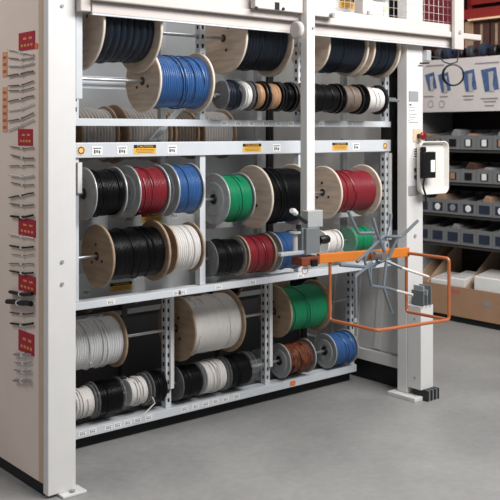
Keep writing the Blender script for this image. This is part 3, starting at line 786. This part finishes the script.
# ------------------------------------------------------------------ storage shelving at right
XS = 4.265
sh = thing('shelving_unit', 'grey storage shelving with bin rows behind the carousel at right', 'shelving', (0, 0, 0))
Y0s, Y1s = .35, 1.56
for z in (1.395, 1.125, .86, .615): box('shelf_board', mat('shelf_dark', rgb(70, 64, 62), .6, noise=.1), sh, XS + .01, XS + .5, Y0s, Y1s, z - .02, z - .002)
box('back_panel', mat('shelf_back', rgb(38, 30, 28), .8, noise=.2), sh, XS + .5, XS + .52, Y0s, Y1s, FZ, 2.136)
for y in (Y0s - .03, Y1s): box('side_upright', GREYP, sh, XS, XS + .52, y, y + .03, FZ, 2.136)
box('top_board', CARDD, sh, XS, XS + .5, Y0s, Y1s, 2.12, 2.136)
box('base', BLACKM, sh, XS - .01, XS + .5, Y0s, Y1s, FZ, .034)
rows = [(1.40, 1.512, 'top'), (1.13, 1.238, 'second'), (.865, .985, 'third'), (.62, .752, 'bottom')]
BW = .155
ys = [1.868 - BW * (k + 2) for k in range(8)]
for ri, (z0, z1, rn) in enumerate(rows):
    for k, y in enumerate(ys):
        if y - BW < Y0s: continue
        n = len(ys)
        bn = thing('storage_bin', 'grey storage bin in the %s bin row, %s from the left on the shelving' % (rn, ordw[k]), 'bin', (XS, y - BW / 2, z0), 'grey bins on the shelving')
        h = z1 - z0; w = BW / 2 - .002
        m = MB()
        m.prism([(0, -w, 0), (0, -w, h), (.006, -w, h), (.006, -w, 0)], (0, 2 * w, 0))
        m.box(.006, .40, -w, w, 0, .005)
        for sd in (-1, 1):
            m.prism([(.006, sd * w, .005), (.006, sd * w, h), (.40, sd * w, h + .05), (.40, sd * w, .005)], (0, -sd * .004, 0))
        m.box(.395, .40, -w, w, .005, h + .05)
        m.build('bin_body', BING, bn)
        pat = (k + ri) % 4
        if ri < 2:
            hm = [PAPER, PAPER, BLACK, CARD][(k * 3 + ri) % 4]
        else: hm = NAVY
        lw = .035 if ri < 2 else .05
        lb = MB().box(-.004, -.0005, -lw, lw, h * .2, h * .75).build('label_holder', BLACKM if ri < 2 else NAVY, bn)
        if ri < 2: MB().box(-.006, -.0041, -.022, .022, h * .25, h * .72).build('paper_insert', hm, lb)
        elif ri == 2 and k % 4 != 0: MB().lathe([(-.006, .001), (-.006, .026), (-.0041, .028)], 14, False, (0, 0, h * .46), ax='x').build('round_insert', PAPER if k % 2 else INKL, lb)
        if (k * 7 + ri * 5) % 3 != 1:
            hh = .06 + .03 * ((k * 5 + ri) % 3); ww = .04 + .012 * (k % 2)
            mm = MB().prism([(0, -ww, 0), (0, -ww * .9, hh), (0, ww * .3, hh * 1.12), (0, ww, hh * .75), (0, ww, 0)], (.16, 0, 0))
            ob = mm.build('parts_packet', [CARD, CARDD, INKL][(k + ri) % 3], None, .006, loc=(XS + .03, y - BW / 2, z0 + .006 + .05))
            ob.scale.z = 1.1
            tag(ob, 'small packet of parts in the %s bin row, inside %s bin from the left' % (rn, ordw[k]), 'packet', 'packets in the storage bins')
# picture board above the bins
bd = thing('picture_board', 'white display board with blue product pictures above the bin rows', 'board', (0, 0, 0))
zb_, zt_ = 1.708, 2.142
box('panel', BOARD, bd, XS - .03, XS - .005, Y0s + .02, Y1s, zb_, zt_)
def on_board(px, py): return at_x(px, py, XS - .031)
pics = [(425, 437, 72, 91), (438, 451, 72, 93), (462, 477, 69, 92), (481, 499, 67, 92)]
for (a, b, t, d) in pics:
    P = [on_board(a, t + 3), on_board(b - 3, t), on_board(b, d - 3), on_board(a + 4, d)]
    o = MB().prism(P, (-.002, 0, 0)).build('picture', BLUEPIC, bd)
    P = [on_board(a + (b - a) * .42, t + 5), on_board(a + (b - a) * .7, t + 4), on_board(a + (b - a) * .66, d - 7), on_board(a + (b - a) * .76, d - 1), on_board(a + (b - a) * .5, d)]
    MB().prism([p + Vector((-.0025, 0, 0)) for p in P], (-.002, 0, 0)).build('shape', mat('picture_grey', rgb(172, 168, 168), .6), o)
for (a, b, y) in ((426, 444, 66), (475, 499, 63.5), (424, 434, 96.5), (440, 448, 96.5), (463, 474, 96), (464, 473, 99.5), (481, 498, 98.5), (484, 496, 101.5), (485, 494, 105.5)):
    A = on_board(a, y); B = on_board(b, y); box('caption_line', INKL, bd, XS - .033, XS - .0302, B.y, A.y, A.z - .006, A.z + .004)
for px in (431, 442):
    P = on_board(px, 104); MB().tube([(XS - .0315, P.y + .028 * math.cos(t * PI / 8), P.z + .028 * math.sin(t * PI / 8)) for t in range(16)], .003, 5, closed=True).build('round_mark', INKL, bd)
# dark clutter of cable rolls on the top board
for k in range(10):
    y = 1.47 - k * .112
    ob = MB().lathe([(-.03, .018), (-.03, .042), (-.02, .05 + .006 * (k % 3)), (.02, .05 + .006 * (k % 3)), (.03, .042), (.03, .018)], 20, c=(0, 0, 0), ax='y').build('cable_roll', [BLACK, INK, NAVY][k % 3], None, loc=(XS + .06 + .02 * (k % 2), y, 2.137 + .05 + .006 * (k % 3)))
    tag(ob, 'small dark cable roll on the shelf above the picture board, %s from the left' % ordw[k], 'cable roll', 'cable rolls above the board')
# low cardboard tray with dividers and white cartons
ctb = thing('cardboard_tray', 'long low cardboard tray with slanted dividers on the floor at right', 'box', (0, 0, 0))
ZC = .28
box('front', CARD, ctb, XS - .03, XS - .022, Y0s, Y1s, .04, ZC)
box('base', CARD, ctb, XS - .02, XS + .45, Y0s + .002, Y1s - .002, .036, .042)
for y in (1.54, 1.42, 1.03, .66, .36):
    MB().prism([(XS - .02, y, .045), (XS - .02, y, ZC), (XS + .42, y, .592), (XS + .45, y, .592), (XS + .45, y, .045)], (0, .008, 0)).build('divider', mat('divider_card', rgb(190, 160, 132), .75), ctb)
P = at_x(455, 291, XS - .031)
m = MB()
for k in range(5): m.box(XS - .0315, XS - .0302, P.y - .05 + .02 * k, P.y - .038 + .02 * k, P.z - .02 + .008 * (k % 2), P.z + .018 - .006 * (k % 3))
m.build('red_print', mat('red_print', rgb(196, 82, 92), .7), ctb)
P = at_x(487, 304, XS - .031)
m = MB(); m.lathe([(-.0015, .001), (-.0015, .045), (0, .045)], 20, False, (0, 0, 0), ax='x'); m.v = [(x + XS - .0302, y + P.y, z * .55 + P.z) for x, y, z in m.v]
m.build('oval_print', INKL, ctb)
for (y0, y1, z1, l) in ((1.05, 1.20, .36, 'white carton in the cardboard tray, middle one'), (1.22, 1.40, .33, 'white carton in the cardboard tray, left one'), (.70, .96, .40, 'white carton in the cardboard tray, right one')):
    g = thing('white_carton', l, 'carton', (0, 0, 0), 'white cartons in the cardboard tray')
    MB().prism([(XS + .0, y0, .045), (XS + .0, y0, z1 - .02), (XS + .22, y0, z1 + .02), (XS + .22, y0, .045)], (0, y1 - y0, 0)).build('carton_body', PAPER, g, .004)
    MB().prism([(XS + .02, y0 + .02, z1 - .014), (XS + .10, y0 + .02, z1 + .0), (XS + .10, y0 + .02, z1 + .004), (XS + .02, y0 + .02, z1 - .010)], (0, y1 - y0 - .04, 0)).build('flap', BOARD, g)
# red upper racking
rr = thing('red_racking', 'red storage racking with a pale edged beam above the shelving at right', 'racking', (0, 0, 0))
XQ = XS + .25
z_ = lambda px, py: at_x(px, py, XQ).z
box('back_board', REDD, rr, XS + .44, XS + .46, Y0s, 2.4, 2.137, 3.2)
for y in (Y0s + .01, 1.26): box('rack_post', REDM, rr, XS + .38, XS + .43, y, y + .05, 2.137, 3.2)
box('red_beam', REDM, rr, XQ, XQ + .06, Y0s, 1.25, z_(480, 18), z_(480, 8))
box('pale_ledge', mat('ledge', rgb(226, 196, 160), .6), rr, XQ - .04, XQ + .06, Y0s, 1.18, z_(480, 20.5), z_(480, 18.6))
box('red_panel', mat('gate_red', rgb(112, 26, 42), .6, noise=.15, scale=6), rr, XQ + .02, XQ + .05, 1.3, 2.0, z_(440, 26), 3.1)
box('red_beam', REDM, rr, XQ + .1, XQ + .16, Y0s, 1.25, z_(480, 2), z_(480, -8))
for (a, b, t, d, mm, l) in ((464, 473, 22, 38, CARD, 'tan carton under the red beam beside the gate post'), (474, 489, 23, 42, CARDD, 'dark brown carton under the red beam, middle'), (490, 503, 22, 42, CARDD, 'dark brown carton under the red beam at the right edge')):
    A = at_x(a, d, XQ); B = at_x(b, t, XQ)
    g = thing('storage_carton', l, 'carton', (0, 0, 0), 'cartons under the red beam')
    box('carton_body', mm, g, XQ, XQ + .17, B.y + .004, A.y - .004, 2.137, z_((a + b) / 2, t), bevel=.004)
    box('tape', WOODD, g, XQ - .0015, XQ - .0002, (A.y + B.y) / 2 - .012, (A.y + B.y) / 2 + .012, 2.2, z_((a + b) / 2, t) - .01)

# ------------------------------------------------------------------ light
wd = bpy.data.worlds.new('world'); S.world = wd; wd.use_nodes = True
bg = wd.node_tree.nodes['Background']; bg.inputs[0].default_value = (.92, .96, 1, 1); bg.inputs[1].default_value = .26
def area(name, loc, target, sx, sy, e, col=(1, 1, 1)):
    l = bpy.data.lights.new(name, 'AREA'); l.shape = 'RECTANGLE'; l.size = sx; l.size_y = sy; l.energy = e; l.color = col
    o = bpy.data.objects.new(name, l); COL.objects.link(o); o.location = loc
    o.rotation_euler = (Vector(target) - Vector(loc)).to_track_quat('-Z', 'Y').to_euler()
    return o
area('ceiling_light', (1.7, -2.6, 3.7), (1.1, .2, 1.0), 3.2, 1.2, 232, (1, .99, .98))
area('side_panel_fill', (-2.0, .9, 3.6), (0, .5, .9), 1.4, 1.4, 36, (1, .94, .9))  # added fill aimed at the left side panel, no fixture there
area('ceiling_light_right', (2.9, .4, 4.4), (4.2, .4, .4), 2.2, 2.5, 62, (1, .96, .92))
cam.dof.use_dof = True; cam.dof.focus_distance = 4.5; cam.dof.aperture_fstop = 5.0
S.view_settings.view_transform = 'Standard'
S.view_settings.look = 'None'
S.view_settings.exposure = 0
